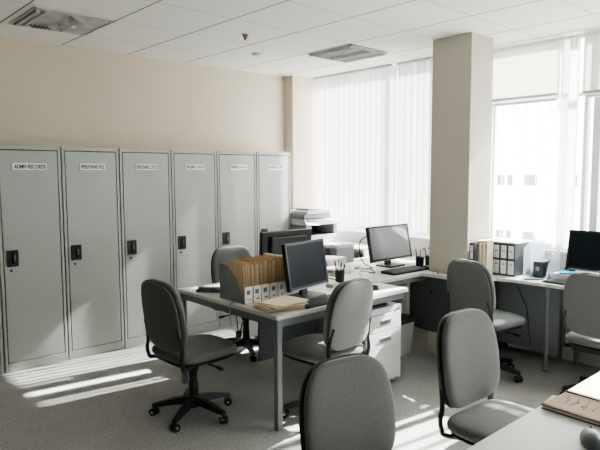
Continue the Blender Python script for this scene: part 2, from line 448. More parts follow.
# ------------------------------------------------------------------ lockers
def locker(x0, x1, words, label, handle=True):
    r = thing('locker', (x0, 4.94, 0), label, 'locker', group='steel lockers along the cream wall'); W = x1 - x0 - .010; H = 1.820; D = .33
    b = MB().box((0, .018, 0), (W, D, H))
    b.box((0, 0, 0), (.022, .02, H), .002, 1).box((W - .022, 0, 0), (W, .02, H), .002, 1).box((.022, 0, H - .032), (W - .022, .02, H), .002, 1).box((.022, .0, 0), (W - .022, .02, .075), .002, 1)
    b.build('body', 'locker', r)
    MB().box((.022, .014, .075), (W - .022, .0175, H - .032)).build('door_gap_shade', 'gap_shade', r)  # dark sheet behind the door, deepens the shadow in its gap
    d = MB().box((.029, .001, .081), (W - .028, .013, H - .039), .002, 1).build('door', 'locker', r)
    hx0 = .048
    hz = -.025; h = MB()
    h.box((hx0, -.006, .885), (hx0 + .088, .0005, .90), .002, 1).box((hx0, -.006, 1.0), (hx0 + .088, .0005, 1.015), .002, 1)
    h.box((hx0, -.006, .90), (hx0 + .012, .0005, 1.0)).box((hx0 + .076, -.006, .90), (hx0 + .088, .0005, 1.0)).box((hx0 + .01, -.001, .90), (hx0 + .078, .0005, 1.0))
    h.box((hx0 + .044, -.013, .905), (hx0 + .072, -.001, .995), .003)
    h.xf(Matrix.Translation((0, 0, hz))).build('handle', 'black', d)
    MB().box((hx0 + .052, -.0145, .905), (hx0 + .062, -.012, .955), .001, 1).build('lever_inset', 'inkg', d)
    MB().cyl((hx0 + .03, .001, .828), (hx0 + .03, -.006, .828), .009, seg=12).cyl((hx0 + .03, -.006, .828), (hx0 + .03, -.009, .828), .004).build('keyhole', 'blackm', d)
    if words:
        lw = .27 if words.startswith('ADM') else .225
        c = x0 * 0 + (.255 if words.startswith('ADM') else .262)
        MB().box((c - lw / 2 - .004, -.002, 1.622), (c + lw / 2 + .004, .0005, 1.687)).build('label_border', 'inkg', d)
        MB().box((c - lw / 2, -.003, 1.625), (c + lw / 2, -.001, 1.684)).build('label_plate', 'plate', d)
        text_mesh('lettering', words, .04, 'ink', d, Matrix.Translation((c, -.0035, 1.6545)) @ FACE_NY, lw * .90, .034)
    return r
xs = [.783, 1.285, 1.793, 2.302, 2.822, 3.342, 3.847, 4.336]
words = ['', 'ADMN RECORDS', 'PERSONNE FILE', 'PERSONNEL DOCS', 'PROJECT DOCS', 'PROJECT DATA', 'PROJECT LAW']
labs = ['grey steel locker cut off at the left edge of the photo', 'grey steel locker with sign ADMN RECORDS, leftmost full locker', 'grey steel locker with sign PERSONNE FILE',
        'grey steel locker with sign PERSONNEL DOCS', 'grey steel locker with sign PROJECT DOCS, streaked by sunlight', 'grey steel locker with sign PROJECT DATA behind the desk chair',
        'grey steel locker with sign PROJECT LAW, nearest the window corner']
for i in range(7): locker(xs[i], xs[i + 1], words[i], labs[i])
kt = thing('key_tag', (1.262, 4.934, .80), 'small white key tag hanging on the leftmost locker', 'key tag')
MB().box((-.012, -.004, -.03), (.012, 0, .03), .003).build('tag', 'paper', kt); MB().tube(bez([(0, -.002, .03), (.006, -.008, .05), (0, -.002, .07)], 4), .002, 5).build('ring', 'steel', kt)

# ------------------------------------------------------------------ desks
def rrect(x0, y0, x1, y1, r, n=5):
    p = []
    for cx, cy, a in ((x1 - r, y1 - r, 0), (x0 + r, y1 - r, 90), (x0 + r, y0 + r, 180), (x1 - r, y0 + r, 270)):
        for k in range(n + 1): t = R(a + 90 * k / n); p.append((cx + r * math.cos(t), cy + r * math.sin(t)))
    return p
d1 = thing('desk', (2.855, 3.24, 0), 'large white desk on grey legs, standing in front of the lockers', 'desk')
MB().prism(rrect(-.645, -.585, .645, .585, .012), .708, .73).build('tabletop', 'desk', d1)
MB().prism(rrect(-.6455, -.5855, .6455, .5855, .012), .703, .709).build('edge_band', 'edge', d1)
for sx in (-1, 1):
    for sy in (-1, 1):
        if (sx, sy) == (1, -1): continue      # the drawer pedestal carries this corner
        MB().box((sx * .636 - sx * .04, sy * .576 - sy * .04, 0), (sx * .636, sy * .576, .703), .005).build('leg', 'leg', d1)
MB().box((-.60, -.57, .655), (.60, -.545, .703)).box((-.60, .545, .655), (.60, .57, .703)).box((-.63, -.54, .655), (-.605, .54, .703)).box((.605, -.54, .655), (.63, .54, .703)).build('frame_rail', 'leg', d1)
MB().box((-.33, -.01, .24), (.60, .01, .70)).build('modesty_panel', 'panel', d1)

d2 = thing('desk', (4.0, 3.4, 0), 'white desk by the blinds carrying the pale-screen monitor', 'desk')
def loc2(pts, c): return [(x - c[0], y - c[1]) for x, y in pts]
pA = [(3.50, 2.98), (4.232, 2.98), (4.232, 3.006), (4.90, 3.006), (4.90, 3.95), (3.50, 3.95)]
MB().prism(loc2(pA, (4.0, 3.4)), .706, .73).build('tabletop', 'desk', d2)
MB().box((-.03, -.4, .66), (.20, -.375, .706)).box((-.48, -.4, .66), (-.03, -.375, .706)).build('frame_rail', 'leg', d2)
pn = [(0, -.16 + .0, .20), (0, -.10, .20), (0, -.10, .70), (0, -.16, .70)]
MB().box((.60, -.3, 0), (.64, -.26, .706), .004).build('leg', 'leg', d2)
MB().box((.17, -.22, 0), (.215, -.175, .706), .004).build('leg', 'ped', d2)
MB().box((-.46, .44, 0), (-.42, .48, .706), .004).build('leg', 'leg', d2)
MB().box((.80, .44, 0), (.84, .48, .706), .004).build('leg', 'leg', d2)

d3 = thing('corner_desk', (4.5, 2.4, 0), 'white window desk carrying the black ring binders', 'desk')
pB = [(4.10, 2.976), (4.232, 2.976), (4.232, 2.612), (4.92, 2.612), (4.92, 2.035), (4.40, 2.035), (4.40, 2.30), (4.36, 2.42), (4.26, 2.50), (4.12, 2.56)]
MB().prism(loc2(pB, (4.5, 2.4)), .706, .73).build('tabletop', 'desk', d3)
# modesty panel with a rounded lower corner, cable port
pp = [(-.28, .80, .70), (-.28, .80, .30), (-.28, .77, .245), (-.28, .72, .21), (-.28, .64, .20), (-.28, .21, .20), (-.28, .21, .70)]
o = MB().poly3(pp, (.018, 0, 0)).build('modesty_panel', 'panel', d3)
MB().cyl((-.281, .55, .55), (-.287, .55, .55), .018).build('cable_port', 'black', o)
MB().box((.20, -.36, .10), (.218, .18, .70)).build('back_panel', 'pedside', d3)
MB().box((-.255, .19, 0), (.40, .206, .70)).build('added_dark_panel', 'panel', d3)  # added dark panel, hides the sunlit column below the desk
MB().cyl((.03, -.335, 0), (.03, -.335, .706), .015).cyl((.03, -.335, 0), (.03, -.335, .012), .028).build('leg', 'pedside', d3, smooth=True); 
MB().cyl((.36, -.3, 0), (.36, -.3, .706), .022).build('leg', 'leg', d3, smooth=True)

d4 = thing('desk', (4.66, 1.3, 0), 'white window desk under the black monitor at the right edge', 'desk')
MB().prism(rrect(-.26, -.72, .26, .725, .006), .706, .73).build('tabletop', 'desk', d4)
MB().box((.10, -.68, .15), (.118, .66, .70)).build('modesty_panel', 'panel', d4)
for x, y in ((-.2, -.66), (.2, -.66), (.2, .66)): MB().cyl((x, y, 0), (x, y, .706), .02).build('leg', 'leg', d4, smooth=True)

d5 = thing('desk', (1.81, .55, 0), 'pale desk corner in the lower right foreground', 'desk')
MB().prism(rrect(-.86, -.40, .872, .405, .04), .705, .73).build('tabletop', 'desk', d5)
for sx in (-1, 1):
    for sy in (-1, 1): MB().box((sx * .80 - .02, sy * .34 - .02, 0), (sx * .80 + .02, sy * .34 + .02, .705), .004).build('leg', 'leg', d5)
MB().box((-.78, -.35, .65), (.78, -.33, .705)).box((-.78, .33, .65), (.78, .35, .705)).build('frame_rail', 'leg', d5)

# low cabinet with open compartments under the left window
lc = thing('low_cabinet', (4.70, 4.32, 0), 'low white open-fronted cabinet under the blinds holding the printer', 'cabinet')
b = MB(); hx = .22; b.box((-hx, -.35, .77), (hx, .80, .80)).box((-hx, -.35, 0), (hx, .80, .04)).box((hx - .015, -.35, .04), (hx, .80, .77))
for y in (-.35, -.13, .09, .31, .53, .78): b.box((-hx, y, .04), (hx - .015, y + .02, .77))
b.box((-hx, -.35, .60), (hx - .015, .80, .615)).box((-hx, -.35, .40), (hx - .015, .80, .415))
b.build('carcass', 'ped', lc)

# ------------------------------------------------------------------ pedestal, bin
pd = thing('drawer_pedestal', (3.295, 3.02, 0), 'white three-drawer pedestal under the right end of the main desk', 'drawer unit')
W2 = .195
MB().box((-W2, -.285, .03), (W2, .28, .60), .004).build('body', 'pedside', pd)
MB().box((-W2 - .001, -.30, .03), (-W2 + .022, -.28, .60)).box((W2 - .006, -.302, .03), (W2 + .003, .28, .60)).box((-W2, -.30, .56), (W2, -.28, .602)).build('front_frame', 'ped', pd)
for z0, z1 in ((.425, .553), (.295, .421), (.04, .291)):
    dr = MB().box((-W2 + .024, -.305, z0), (W2 - .008, -.286, z1), .003).build('drawer', 'ped', pd)
    if z1 > .3:
        zc = (z0 + z1) / 2 + .005
        MB().box((-.05, -.307, zc - .018), (.075, -.304, zc + .018)).build('handle_recess', 'pedside', dr)
        MB().box((-.048, -.313, zc + .006), (.073, -.304, zc + .018), .002).build('handle', 'steel', dr)
MB().cyl((.155, -.300, .575), (.155, -.309, .575), .009).build('lock', 'steel', pd)
for sx in (-1, 1):
    for sy in (-1, 1): MB().cyl((sx * .165, sy * .25, 0), (sx * .165, sy * .25, .03), .018).build('foot', 'steel', pd)
MB().box((-.11, -.24, .6021), (.11, .0, .612), .004).build('top_shadow_slab', 'black', pd)  # black slab standing in for the shadow on the pedestal top

bn = thing('waste_bin', (4.03, 3.20, 0), 'pale grey waste bin under the back desk', 'bin')
b = MB(); n = 4
lo = rrect(-.085, -.12, .085, .12, .02); hi = rrect(-.105, -.145, .105, .145, .025)
vl = [b.bm.verts.new((x, y, .0)) for x, y in lo]; vh = [b.bm.verts.new((x, y, .30)) for x, y in hi]; vi = [b.bm.verts.new((x * .93, y * .93, .30)) for x, y in hi]; vb = [b.bm.verts.new((x * .93, y * .93, .01)) for x, y in lo]
k = len(lo)
for i in range(k):
    j = (i + 1) % k
    b.bm.faces.new((vl[i], vl[j], vh[j], vh[i])); b.bm.faces.new((vh[i], vh[j], vi[j], vi[i])); b.bm.faces.new((vi[i], vi[j], vb[j], vb[i]))
b.bm.faces.new(vl[::-1]); b.bm.faces.new(vb)
b.build('bucket', 'binp', bn)
b = MB()
lin = []
for ring, (sc, z) in enumerate(((1.03, .285), (1.05, .315), (.96, .325), (.80, .30), (.6, .25))):
    lin.append([b.bm.verts.new((x * sc * (1 + random.uniform(-.02, .02)), y * sc, z + random.uniform(-.012, .012))) for x, y in hi])
for a_, c_ in zip(lin, lin[1:]):
    for i in range(k): b.bm.faces.new((a_[i], a_[(i + 1) % k], c_[(i + 1) % k], c_[i]))
b.bm.faces.new(lin[-1]); b.build('liner', 'liner', bn, smooth=True)

# ------------------------------------------------------------------ chairs
def make_chair(label, fab='fabric', base_rot=0.0, zc=.715):
    """origin on the floor under the column; faces +Y"""
    r = thing('office_chair', (0, 0, 0), label, 'chair')
    T = lambda z, tilt, y: Matrix.Translation((0, y, z)) @ Matrix.Rotation(R(90 + tilt), 4, 'X')
    # backrest: pad plane XY -> upright; +Z of pad becomes -Y, so flip to face +Y
    Bm = Matrix.Translation((0, -.225, zc)) @ Matrix.Rotation(R(8), 4, 'X') @ Matrix.Rotation(R(180), 4, 'Z') @ Matrix.Rotation(R(90), 4, 'X')
    f = MB().cushion(.43, .44, .052, 3.7, .13, .35, .022, nb=4.4).xf(Matrix.Translation((0, 0, .012))).xf(Bm).build('backrest', fab, r, smooth=True)
    MB().cushion(.435, .445, .018, 3.7, .13, 0, .022, nb=4.4).xf(Matrix.Translation((0, 0, -.016))).xf(Bm).build('piping', 'black', f, smooth=True)
    MB().cushion(.428, .436, .024, 3.7, .13, -.2, .022, nb=4.4).xf(Matrix.Translation((0, 0, -.028))).xf(Bm).build('rear_shell', fab, f, smooth=True)
    MB().cushion(.46, .48, .065, 3.6, .05, .45, 0, nb=5).xf(Matrix.Translation((0, .025, .443))).build('seat', fab, r, smooth=True)
    MB().cushion(.43, .45, .022, 3.6, .05, 0, 0, nb=5).xf(Matrix.Translation((0, .025, .405))).build('seat_pan', 'black', r, smooth=True)
    for sx in (-1, 1):
        MB().tube(bez([(sx * .190, -.232, zc - .06), (sx * .199, -.217, zc - .12), (sx * .206, -.207, zc - .20), (sx * .209, -.214, .46), (sx * .208, -.205, .412), (sx * .20, -.185, .392), (sx * .13, -.06, .392)], 6), .014, 8, .8).build('back_support', 'blackm', r, smooth=True)
    MB().box((-.13, -.10, .365), (.13, .12, .398), .008).cyl((0, 0, .30), (0, 0, .37), .035, .05).build('seat_mechanism', 'black', r)
    MB().cyl((.10, .02, .375), (.265, .03, .372), .006).cyl((.235, .03, .372), (.285, .03, .371), .011).build('lever', 'black', r, smooth=True)
    MB().cyl((0, 0, .09), (0, 0, .30), .028).cyl((0, 0, .07), (0, 0, .22), .036, .031).cyl((0, 0, .055), (0, 0, .085), .028).build('gas_column', 'black', r, smooth=True)
    h = MB().cyl((0, 0, .075), (0, 0, .135), .055, .042, seg=20).build('star_base', 'black', r, smooth=True)
    for k in range(5):
        a = R(72 * k) + base_rot; c, s = math.cos(a), math.sin(a); n_ = Vector((-s, c, 0))
        b = MB(); sec = [(.03, .030, .082, .128), (.12, .027, .078, .118), (.22, .021, .064, .094), (.272, .018, .060, .080)]
        rings = []
        for d, w_, z0, z1 in sec:
            p = Vector((c * d, s * d, 0))
            rings.append([b.bm.verts.new(p + n_ * w_ + Vector((0, 0, z0))), b.bm.verts.new(p - n_ * w_ + Vector((0, 0, z0))),
                          b.bm.verts.new(p - n_ * w_ * .6 + Vector((0, 0, z1))), b.bm.verts.new(p + n_ * w_ * .6 + Vector((0, 0, z1)))])
        for i in range(3):
            for j in range(4): b.bm.faces.new((rings[i][j], rings[i][(j + 1) % 4], rings[i + 1][(j + 1) % 4], rings[i + 1][j]))
        b.bm.faces.new(rings[0][::-1]); b.bm.faces.new(rings[-1])
        lg = b.build('star_leg', 'black', r, smooth=True)
        p = Vector((c * .262, s * .262, 0)); ax = Vector((math.cos(a + 1.1), math.sin(a + 1.1), 0))
        cb = MB(); cb.cyl(p + Vector((0, 0, .045)), p + Vector((0, 0, .066)), .008)
        for e in (-1, 1): cb.cyl(p + ax * e * .007 + Vector((0, 0, .025)), p + ax * e * .024 + Vector((0, 0, .025)), .025, seg=18)
        cb.cyl(p - ax * .007 + Vector((0, 0, .028)), p + ax * .007 + Vector((0, 0, .028)), .021)
        cb.build('caster', 'black', lg, smooth=True)
        MB().cyl(p - ax * .0255 + Vector((0, 0, .025)), p + ax * .0255 + Vector((0, 0, .025)), .008).build('hub_cap', 'steel', lg)
    return r
def face(psi): return R(psi - 90)
c_light = make_chair('grey office chair facing the monitor at the main desk, in front of the drawer pedestal')
c_light.location = (2.625, 2.675, 0); c_light.rotation_euler.z = face(96)
c_dark = make_chair('shaded grey swivel chair at the left end of the main desk, wheeled base visible', 'fabricd', base_rot=R(12.5))
c_dark.location = (1.98, 3.25, 0); c_dark.rotation_euler.z = face(1.5)
dup(c_light, (3.035, 4.08, 0), face(-95), 'grey office chair between the main desk and the lockers, behind the folders')
dup(c_light, (2.417, 1.269, 0), face(-92), 'light grey office chair pulled up to the near desk, seat visible beside the brown folder')
c_low = make_chair('grey office chair back cut off at the bottom centre of the photo', zc=.66)
c_low.location = (1.57, 1.29, 0); c_low.rotation_euler.z = face(-99)
dup(c_dark, (4.11, 2.345, 0), face(-10), 'dark grey office chair at the binder desk beside the column')
dup(c_light, (4.22, 1.50, 0), face(0), 'grey office chair cut off at the right edge, before the black monitor')

# ------------------------------------------------------------------ computers
def monitor(x, y, z, w, h, rz, label, screen='screen', tilt=10, lift=.06):
    """screen faces local -Y; z = desk surface"""
    r = thing('computer_monitor', (x, y, z), label, 'monitor', rz=rz)
    z0 = lift; z1 = lift + h; t = .016
    cs = MB().box((-w / 2, 0, z0), (w / 2, .028, z1), .004).box((-w * .36, .028, z0 + h * .15), (w * .36, .055, z1 - h * .12), .012)
    TM = Matrix.Translation((0, .01, z0)) @ Matrix.Rotation(R(-tilt), 4, 'X') @ Matrix.Translation((0, -.01, -z0))
    cs = cs.xf(TM).build('casing', 'black', r)
    b = MB().box((-w / 2, -.006, z0), (w / 2, .001, z0 + t * 1.4)).box((-w / 2, -.006, z1 - t), (w / 2, .001, z1)).box((-w / 2, -.006, z0), (-w / 2 + t, .001, z1)).box((w / 2 - t, -.006, z0), (w / 2, .001, z1)).xf(TM).build('bezel', 'black', r)
    MB().box((-w * .44, -.0085, z0 + .001), (w * .44, -.0058, z0 + .007), .001).xf(TM).build('lower_trim', 'prng', b)
    MB().box((-w / 2 + t, -.003, z0 + t * 1.4), (w / 2 - t, .0005, z1 - t)).xf(TM).build('screen', screen, r)
    MB().box((-.035, .045, .01), (.035, .075, z0 + h * .35), .006).build('stand_neck', 'black', r)
    MB().prism(rrect(-.12, -.07, .12, .12, .03), 0, .012).build('stand_base', 'black', r)
    return r
monitor(2.75, 2.94, .73, .455, .325, R(11), 'black monitor with dark screen on the main desk beside the folder box', lift=.065, tilt=9)
monitor(2.99, 3.50, .73, .49, .32, R(176), 'dark monitor seen from behind on the far side of the main desk', lift=.095, tilt=5)
monitor(4.235, 3.40, .73, .58, .325, R(0), 'monitor with pale grey screen on the back desk near the column', 'screenl', lift=.055, tilt=11)
monitor(4.70, 1.735, .73, .54, .315, R(-90), 'black monitor at the right edge of the photo', lift=.09)

def keyboard(x, y, z, rz, label, w=.44):
    r = thing('keyboard', (x, y, z), label, 'keyboard', rz=rz)
    MB().poly3([(-w / 2, -.075, 0), (-w / 2, .075, 0), (-w / 2, .075, .022), (-w / 2, -.075, .010)], (w, 0, 0)).build('case', 'black', r)
    k = MB(); nx = int(w / .0205)
    for i in range(nx):
        for j in range(5):
            x0 = -w / 2 + .008 + i * .0205; y0 = -.065 + j * .026; zz = .0105 + (y0 + .075) * .08
            if x0 + .016 > w / 2: continue
            k.box((x0, y0, zz), (x0 + .016, y0 + .020, zz + .007))
    k.build('keys', 'key', r)
    return r
keyboard(2.70, 2.755, .73, R(1), 'black keyboard on the main desk in front of the monitor')
keyboard(4.06, 3.13, .73, R(-2), 'dark keyboard on the back desk before the pale screen')
keyboard(4.53, 1.86, .73, R(-88), 'black keyboard on the window desk at the right')
def mouse(x, y, z, rz, m, label, s=1.0):
    r = thing('computer_mouse', (x, y, z), label, 'mouse', rz=rz)
    b = MB(); N = 20; rings = []
    for sc, zz in ((.92, 0), (1, .008), (.97, .018), (.82, .028), (.55, .035), (.25, .038)):
        rings.append([b.bm.verts.new((math.cos(2 * math.pi * k / N) * .031 * sc * s, math.sin(2 * math.pi * k / N) * .056 * sc * s - (1 - sc) * .008, zz * s)) for k in range(N)])
    for a_, c_ in zip(rings, rings[1:]):
        for k in range(N): b.bm.faces.new((a_[k], a_[(k + 1) % N], c_[(k + 1) % N], c_[k]))
    b.bm.faces.new(rings[0][::-1]); b.bm.faces.new(rings[-1]); b.build('body', m, r, smooth=True)
    MB().cyl((-.003, .03 * s, .0325 * s), (.003, .03 * s, .0325 * s), .006).build('scroll_wheel', 'black', r)
    return r
mouse(3.26, 2.80, .73, R(10), 'black', 'small black mouse near the right end of the main desk')
mouse(4.335 - .03, 3.055, .73, R(5), 'black', 'black mouse on the back desk beside the keyboard')
mouse(1.895, .705, .73, R(-62), 'mouse', 'grey-blue mouse in the bottom right corner on the near desk', 1.15)

# ------------------------------------------------------------------ magazine files and folders on the main desk
ords = ['leftmost', 'second from left', 'middle', 'fourth from left', 'rightmost']
for i in range(5):
    x0 = 2.262 + i * .0715; w_ = .067
    r = thing('magazine_file', (x0, 3.05, .73), 'grey magazine file with white spine label, %s of the row' % ords[i], 'file holder', group='magazine files on the main desk')
    prof = [(0, 0, 0), (0, .29, 0), (0, .29, .245), (0, .23, .245), (0, .185, .222), (0, .10, .14), (0, .04, .06), (0, 0, .02)]
    MB().poly3(prof, (.003, 0, 0)).build('left_side', 'holder', r)
    MB().poly3([(x + w_ - .003, y, z) for x, y, z in prof], (.003, 0, 0)).build('right_side', 'holder', r)
    MB().box((0.003, .0, 0), (w_ - .003, .29, .004)).box((.003, .286, .004), (w_ - .003, .29, .245)).build('back_and_floor', 'holder', r)
    f = MB().box((.002, -.001, .004), (w_ - .002, .003, .115)).build('front_panel', 'paper', r)
    MB().box((.016, -.0018, .062), (w_ - .022, -.0008, .092)).build('label_print', 'inkg' if i < 4 else 'cableg', f)
    text_mesh('lettering', ['115', '878', '803', '879', '870'][i], .02, 'ink', f, Matrix.Translation((w_ / 2 + .004, -.0022, .027)) @ FACE_NY, .026, .011)
    for k in range(3):
        fx = x0 + .009 + k * .021; tilt = random.uniform(.0, .006); hh = random.uniform(.258, .276)
        fo = thing('manila_folder', (fx, 3.06, .736), 'manila folder standing in the %s magazine file, %s one' % (ords[i], ['left', 'middle', 'right'][k]), 'folder', group='manila folders in the magazine files')
        MB().poly3([(0, .006, 0), (0, .218, 0), (tilt, .218, hh), (tilt, .006 + random.uniform(0, .02), hh)], (.0025, 0, 0)).build('rear_cover', 'kraft', fo)
        MB().poly3([(.004, .004, 0), (.004, .215, 0), (.004 + tilt, .215, hh - .012), (.004 + tilt, .004, hh - .012)], (.002, 0, 0)).build('front_cover', 'kraftl', fo)
        MB().poly3([(.0026, .012, .004), (.0026, .21, .004), (.0026 + tilt, .21, hh - .02), (.0026 + tilt, .012, hh - .02)], (.0012, 0, 0)).build('sheets', 'paper', fo)
r = thing('document_folder', (2.262 + 5 * .0715 + .002, 3.06, .73), 'white-edged folder leaning at the right end of the magazine files', 'folder')
MB().box((0, 0, 0), (.028, .24, .285), .002, 1).build('cover', 'kraftl', r)
f = MB().box((.002, -.002, .005), (.026, 0, .28)).build('spine_strip', 'paper', r)
MB().box((.006, -.003, .19), (.022, -.0015, .25)).build('spine_print', 'cableg', f)
# pile of flat manila folders
z = .73
for i in range(8):
    o = thing('manila_folder', (2.385 + random.uniform(-.02, .02), 2.835 + random.uniform(-.02, .02), z), 'flat manila folder in the loose pile at the desk corner, %s' % ['bottom one', 'second from bottom', 'third from bottom', 'fourth from bottom', 'fourth from top', 'third from top', 'second from top', 'top one'][i], 'folder', rz=R(random.uniform(-14, 14)), group='pile of manila folders')
    wx, wy = .135, .105
    MB().prism([(-wx, -wy), (wx, -wy), (wx, wy), (wx - .05, wy + .01), (wx - .12, wy), (-wx, wy)], 0, .0016).build('lower_cover', 'kraft', o)
    MB().box((-wx + .006, -wy + .006, .0016), (wx - .006, wy - .004, .0036)).build('sheets', 'paper', o)
    MB().prism([(-wx, -wy), (wx, -wy), (wx + .002, wy - .008), (-wx, wy - .008)], .0036, .0052).build('upper_cover', 'kraftl', o)
    z += .0055
o = thing('loose_sheet', (2.40, 2.99, .73), 'pale tan sheet lying in front of the magazine files', 'paper')
MB().box((-.14, -.045, 0), (.14, .055, .0015)).build('sheet', 'kraftl', o)
# desk phone style handset on the far left corner
o = thing('telephone_handset', (2.33, 3.56, .73), 'grey handset lying on the far left corner of the main desk', 'handset', rz=R(-50))
MB().poly3([(-.10, -.03, 0), (.10, -.03, 0), (.10, -.03, .018), (.05, -.03, .034), (-.06, -.03, .034), (-.10, -.03, .02)], (0, .06, 0)).build('grip', 'mouse', o)
MB().cyl((-.07, 0, .018), (-.07, 0, .04), .022).build('earpiece', 'prng', o); MB().cyl((.07, 0, .015), (.07, 0, .034), .022).build('mouthpiece', 'prng', o)
# cables
def cable(name, pts, r, m, label, cat='cable', n=10, **kw):
    o = thing(name, pts[0], label, cat); P = Vector(pts[0])
    MB().tube([q - P for q in bez(pts, n)], r, 6).build('cord', m, o, smooth=True); return o
cable('grey_cable', [(2.33, 3.17, .736), (2.25, 3.15, .738), (2.203, 3.135, .725), (2.198, 3.13, .66), (2.20, 3.12, .58)], .005, 'cableg', 'grey cable drooping over the left edge of the main desk')
o = cable('black_cable', [(2.55, 3.6, .70), (2.52, 3.5, .50), (2.48, 3.42, .42), (2.50, 3.40, .50), (2.58, 3.45, .62), (2.62, 3.5, .70)], .004, 'black', 'black looped cable hanging under the main desk')
MB().box((-.095, -.2, -.31), (-.055, -.17, -.26), .006).build('plug', 'black', o)
cable('black_cable', [(3.16, 3.20, .735), (3.24, 3.30, .76), (3.32, 3.22, .735), (3.38, 3.34, .75), (3.30, 3.42, .735), (3.46, 3.5, .75), (3.6, 3.45, .735)], .004, 'black', 'tangled black cable behind the pen cup on the main desk')
cable('black_cable', [(3.62, 3.25, .734), (3.72, 3.33, .75), (3.80, 3.25, .734), (3.88, 3.36, .75), (3.95, 3.42, .734), (3.82, 3.5, .74), (3.95, 3.55, .736)], .004, 'black', 'coiled black cable left of the pale-screen monitor')
cable('black_cable', [(3.93, 3.45, 1.03), (3.86, 3.47, .98), (3.85, 3.46, .86), (3.90, 3.45, .78), (3.97, 3.42, .74)], .005, 'black', 'black cable looping down the side of the pale-screen monitor')
cable('black_cable', [(4.33, 2.22, .70), (4.36, 2.2, .62), (4.42, 2.18, .50), (4.44, 2.17, .34), (4.46, 2.16, .22)], .004, 'black', 'thin black cable hanging below the window desk')

# pen cups
PENS = [('pen1', 'blue'), ('pen3', 'yellow'), ('pen2', 'red'), ('black', 'black'), ('paper', 'white')]
def pen_cup(x, y, z, label, where, cols, m='black'):
    r = thing('pen_cup', (x, y, z), label, 'pen cup')
    b = MB(); N = 20
    def ring(rad, zz): return [b.bm.verts.new((math.cos(2 * math.pi * k / N) * rad, math.sin(2 * math.pi * k / N) * rad, zz)) for k in range(N)]
    rr = [ring(.036, 0), ring(.039, .095), ring(.036, .095), ring(.034, .006)]
    for a_, c_ in zip(rr, rr[1:]):
        for k in range(N): b.bm.faces.new((a_[k], a_[(k + 1) % N], c_[(k + 1) % N], c_[k]))
    b.bm.faces.new(rr[0][::-1]); b.bm.faces.new(rr[-1]); b.build('cup', m, r, smooth=True)
    for i, ci in enumerate(cols):
        a = 2 * math.pi * i / len(cols) + .5; mm, cn = PENS[ci]
        p = thing('pen', (x + math.cos(a) * .012, y + math.sin(a) * .012, z + .008), '%s pen standing in the %s' % (cn, where), 'pen')
        tx, ty = math.cos(a) * .028, math.sin(a) * .028; h = .135 + .012 * (i % 3)
        MB().cyl((0, 0, 0), (tx, ty, h), .0055, seg=8).build('barrel', mm, p, smooth=True)
        MB().cyl((tx, ty, h), (tx * 1.08, ty * 1.08, h * 1.08), .0055, .004, seg=8).build('cap', 'ink' if mm != 'black' else 'plate', p)
pen_cup(3.30, 3.18, .73, 'black pen cup between the two monitors on the main desk', 'cup on the main desk', [0, 2, 4, 3])
pen_cup(4.36, 3.185, .73, 'black pen cup just right of the pale-screen monitor', 'cup touching the pale-screen monitor', [1, 0, 4])
pen_cup(4.47, 3.16, .73, 'black pen cup nearest the column on the back desk', 'cup nearest the column', [3, 0, 4, 1])
# white adapter and small docs by monitor 1
o = thing('power_adapter', (3.12, 3.09, .73), 'pale adapter block beside the main monitor stand', 'adapter', rz=R(20))
MB().box((-.05, -.03, 0), (.05, .03, .03), .006).build('block', 'mousel', o)
o = thing('paper_sheet', (3.17, 2.93, .73), 'white paper sheet right of the main keyboard', 'paper', rz=R(8))
MB().box((-.10, -.07, 0), (.10, .07, .001)).build('sheet', 'paper', o)
o = thing('notepad', (3.40, 2.87, .73), 'small white notepad on the right end of the main desk', 'notepad', rz=R(-12))
MB().box((-.05, -.07, 0), (.05, .07, .012), .002).build('pad', 'paper', o); MB().box((-.05, .058, .0122), (.05, .07, .0145)).build('binding', 'black', o)
# desk mat shaped white shell behind the chair: back-desk items
o = thing('paper_stack', (3.76, 3.78, .73), 'tall stack of white paper on the back desk between the monitors', 'paper', rz=R(12))
b = MB()
for k in range(7): dx, dy = random.uniform(-.01, .01), random.uniform(-.01, .01); b.box((-.15 + dx, -.105 + dy, k * .012), (.15 + dx, .105 + dy, k * .012 + .011))
b.build('sheets', 'paper', o)
o = thing('paper_stack', (3.62, 3.53, .73), 'low stack of white paper in front of the tall stack on the back desk', 'paper', rz=R(-6))
b = MB()
for k in range(3): dx, dy = random.uniform(-.01, .01), random.uniform(-.01, .01); b.box((-.09 + dx, -.105 + dy, k * .012), (.09 + dx, .105 + dy, k * .012 + .011))
b.build('sheets', 'paper', o)
o = thing('document_box', (4.045, 3.87, .73), 'grey document box behind the left side of the pale-screen monitor', 'box')
MB().box((-.115, -.05, 0), (.115, .05, .17), .003).build('box', 'prng', o); MB().box((-.119, -.054, .15), (.119, .054, .178), .003).build('lid', 'ped', o)
o = thing('paper_cup', (4.16, 2.88, .73), 'small white and red item on the desk in front of the column', 'eraser')
MB().box((-.03, -.012, 0), (.012, .012, .014), .003).build('body', 'paper', o); MB().box((.0125, -.0125, 0), (.032, .0125, .0145), .003).build('sleeve', 'pen2', o)
o.name = 'eraser'

